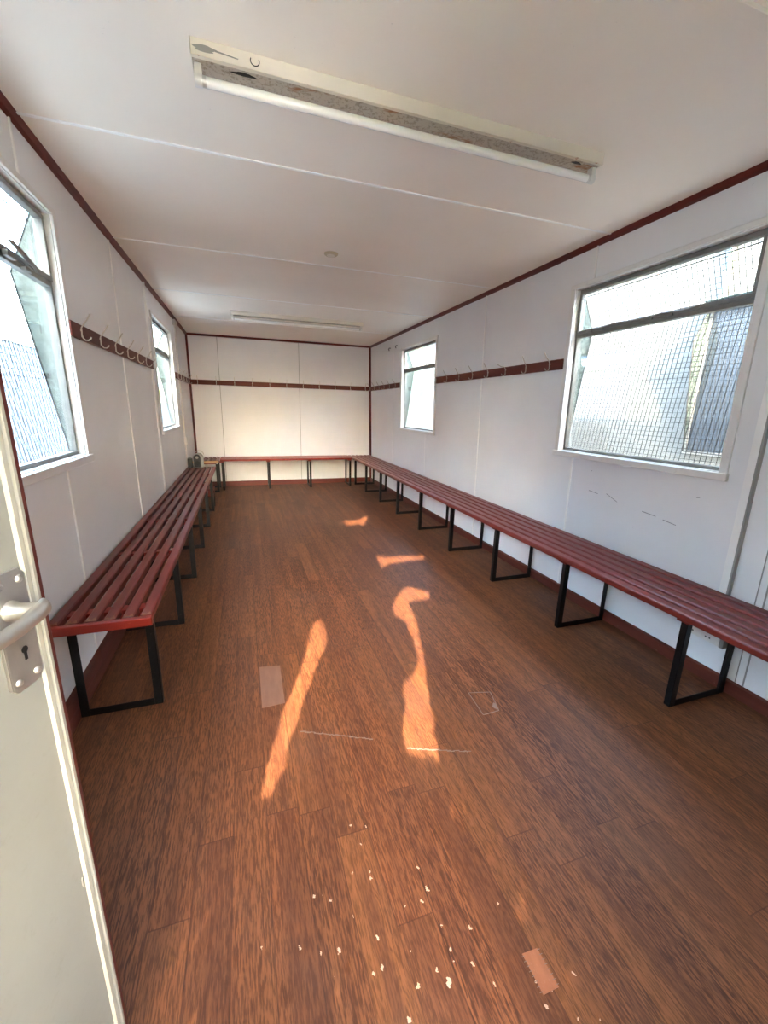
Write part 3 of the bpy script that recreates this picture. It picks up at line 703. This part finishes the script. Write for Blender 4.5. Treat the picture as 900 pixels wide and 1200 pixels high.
# left side: pale corrugated fence, blue container behind, hedge far away
def corrugated(name, x, y0, y1, z0, z1, pitch, amp, mat, parent=None):
    pts = []; y = y0; k = 0
    while y < y1:
        pts += [(x, y), (x, y+pitch*.35), (x+amp, y+pitch*.5), (x+amp, y+pitch*.85)]; y += pitch
    pts += [(x-0.01, y)]+[(p[0]-0.01, p[1]) for p in reversed(pts[:])]
    n = len(pts)//2
    m = MB(); a = pts[:n]; 
    full = [(p, q) for p, q in zip(a, a[1:])]
    for p, q in full:
        m.add([(p[0],p[1],z0),(q[0],q[1],z0),(q[0],q[1],z1),(p[0],p[1],z1),(p[0]-.012,p[1],z0),(q[0]-.012,q[1],z0),(q[0]-.012,q[1],z1),(p[0]-.012,p[1],z1)],
              [(0,1,2,3),(4,7,6,5),(3,2,6,7),(0,4,5,1)])
    return m.build(name, mat, parent)
fe = empty('corrugated_fence', (-3, 4.5, -0.1), label='pale corrugated sheet fence seen through the near left window', cat='fence')
corrugated('sheet', -3.0, -1.0, 9.0, -0.1, 1.98, 0.125, 0.03, M['panelling'], fe)
m = MB()
m.box(-3.02, -2.95, -1.0, 9.0, 1.97, 2.0); m.box(-3.02, -2.95, -1.0, 9.0, 2.09, 2.12)
y = -1.0
while y < 9: m.box(-3.01, -2.97, y, y+0.05, 2.0, 2.09); y += 0.10
m.build('top_rail', M['white_paint'], fe)
fe2 = empty('corrugated_fence', (-3, 16, -0.1), label='low white corrugated fence seen through the far left window', cat='fence')
corrugated('sheet', -3.0, 9.4, 26.0, -0.1, 1.22, 0.25, 0.04, M['panelling'], fe2)
bc = empty('shipping_container', (-5.2, 5.0, -0.1), label='pale blue container behind the corrugated fence on the left', cat='container')
corrugated('side_panel', -4.3, 0.5, 9.6, -0.05, 3.15, 0.28, 0.03, M['blue'], bc)
MB().box(-6.4, -4.33, 0.5, 9.6, -0.1, 3.1).build('body', M['blue'], bc)

def leaf_cloud(pts, size, name, mat, parent=None, seed=1):
    rnd = random.Random(seed); m = MB()
    for p in pts:
        a = Vector((rnd.uniform(-.5,.5), rnd.uniform(-1,1), rnd.uniform(-.5,.5))).normalized()
        n = (Vector((0.25, 1.0, -0.1))+a*0.45).normalized(); t = n.orthogonal().normalized(); b = n.cross(t); ang = rnd.random()*6.28
        t, b = t*math.cos(ang)+b*math.sin(ang), b*math.cos(ang)-t*math.sin(ang); s = size*rnd.uniform(.85,1.15); p = Vector(p)
        m.add([p-t*s, p+b*s*.8, p+t*s, p-b*s*.8, p+n*s*.15], [(0,1,4),(1,2,4),(2,3,4),(3,0,4)])
    return m.build(name, mat, parent)
# bush beyond the far left window
bu = empty('leafy_bush', (-4.1, 19, -0.1), label='yellow-green bush behind the low fence outside the far left window', cat='bush')
rnd = random.Random(5); pts = []
for i in range(2600):
    u = rnd.random()*2*math.pi; w = rnd.random()**.5; zz = rnd.random()
    pts.append((-4.1+0.8*w*math.cos(u), 19+3.8*w*math.sin(u), 0.2+2.0*zz*(1-0.25*w)))
leaf_cloud(pts, 0.11, 'foliage', M['leafy'], bu, 3)
MB().tube([(-4.1,19,-0.1), (-4.05,19.1,0.9), (-4.1,19,1.6)], [0.06,0.045,0.02], 8).build('stem', M['bark'], bu)

# sun and an added unseen leaf screen, gaps shaped to give the sun patches
AZ, EL = R(17), R(20)
sd = Vector((math.sin(AZ)*math.cos(EL), math.cos(AZ)*math.cos(EL), -math.sin(EL)))
PATCH = [
 [(0.348, 2.183), (0.378, 2.025), (0.342, 1.885), (0.264, 1.711), (0.11, 1.327), (0.061, 1.162), (0.013, 1.064), (-0.027, 1.077), (0.006, 1.19), (0.049, 1.346), (0.112, 1.524), (0.208, 1.77), (0.292, 2.05)],
 [(0.859, 2.269), (0.793, 2.115), (0.824, 1.969), (0.796, 1.804), (0.75, 1.632), (0.685, 1.518), (0.617, 1.5), (0.58, 1.368), (0.488, 1.162), (0.489, 1.092), (0.593, 1.06), (0.631, 1.168), (0.71, 1.411), (0.765, 1.562), (0.844, 1.816), (0.899, 1.993), (0.937, 2.209), (1.09, 2.221), (1.137, 2.324), (1.012, 2.444)],
 [(0.995, 3.085), (1.062, 3.037), (1.385, 2.999), (1.347, 2.896), (1.038, 2.866), (0.934, 2.794)],
 [(0.985, 4.231), (1.154, 4.22), (1.263, 4.369), (1.269, 4.279), (1.123, 3.95), (1.108, 4.053), (0.958, 4.023)]]
def inside(p, poly):
    c_ = False; j = len(poly)-1
    for i in range(len(poly)):
        a, b = poly[i], poly[j]
        if (a[1] > p[1]) != (b[1] > p[1]) and p[0] < (b[0]-a[0])*(p[1]-a[1])/(b[1]-a[1])+a[0]: c_ = not c_
        j = i
    return c_
pts = []; rnd = random.Random(11); g = 0.012
for layer in range(3):
    zi = -0.08
    while zi < 2.32:
        xi = -0.78
        while xi < 0.36:
            p = Vector((xi+rnd.uniform(-.3,.3)*g, -0.62-layer*0.02+rnd.uniform(-.008,.008), zi+rnd.uniform(-.3,.3)*g))
            t = p.z/-sd.z; F = p+sd*t
            if not any(inside((F.x, F.y), q) for q in PATCH): pts.append(tuple(p))
            xi += g*1.5
        zi += g*1.5
sh = empty('leaf_sun_screen', (-0.2, -0.64, -0.1), label='added leaf screen behind the camera with gaps cut for the sun patches', cat='sun blocker')
leaf_cloud(pts, 0.0125, 'foliage', M['leaf'], sh, 8)['kind'] = 'stuff'
# added unseen wall behind-left that keeps the low sun off the left windows
struct(MB().box(-7.5, -1.30, -2.7, -2.4, -0.1, 5.2).build('sun_blocker_wall', M['sun_wall']), 'tall wall added behind the camera to keep sun off the left windows')

# ------------------------------------------------------------------ light
sun = bpy.data.lights.new('sun', 'SUN'); so_ = bpy.data.objects.new('sun', sun); COL.objects.link(so_)
so_.rotation_euler = sd.to_track_quat('-Z', 'Y').to_euler(); so_.location = (0, -6, 6)
sun.energy = 10.5; sun.angle = R(0.45); sun.color = (1.0, 0.85, 0.67)
w = bpy.data.worlds.new('world'); scene.world = w; w.use_nodes = True
nt = w.node_tree; bg = nt.nodes['Background']
sky = nt.nodes.new('ShaderNodeTexSky'); sky.sky_type = 'NISHITA'; sky.sun_disc = False
sky.sun_elevation = EL; sky.sun_rotation = math.pi+AZ; sky.air_density = 1.0; sky.dust_density = 2.5; sky.ozone_density = 1.0
mx = nt.nodes.new('ShaderNodeMix'); mx.data_type = 'RGBA'; mx.inputs[0].default_value = 0.78
mx.inputs[7].default_value = (0.295, 0.34, 0.395, 1)
vm = nt.nodes.new('ShaderNodeMix'); vm.data_type = 'RGBA'; vm.blend_type = 'MULTIPLY'; vm.inputs[0].default_value = 1.0
vm.inputs[7].default_value = (1, 1, 1, 1)
nt.links.new(sky.outputs[0], mx.inputs[6]); nt.links.new(mx.outputs[2], bg.inputs[0])
bg.inputs[1].default_value = 9.0

# ------------------------------------------------------------------ camera
cd = bpy.data.cameras.new('camera'); cam = bpy.data.objects.new('camera', cd); COL.objects.link(cam); scene.camera = cam
cd.sensor_fit = 'VERTICAL'; cd.sensor_height = 24.0; cd.lens = 24.0*478.72/1200.0; cd.clip_start = 0.02; cd.clip_end = 200
r3 = (0.9480166549, -0.3173113897, 0.0240396324); u3 = (0.0556063550, 0.2395660566, 0.9692863549); f3 = (0.3133246803, 0.9175628515, -0.2447571414)
mw = Matrix.Identity(4)
for i in range(3): mw[i][0] = r3[i]; mw[i][1] = u3[i]; mw[i][2] = -f3[i]
mw.translation = (0, 0, 1.19695); cam.matrix_world = mw
scene.view_settings.view_transform = 'Standard'; scene.view_settings.look = 'None'
scene.view_settings.gamma = 1.0; scene.view_settings.use_curve_mapping = False
scene.view_settings.exposure = 2.5
scene.cycles.max_bounces = 14; scene.cycles.diffuse_bounces = 8; scene.cycles.transparent_max_bounces = 24
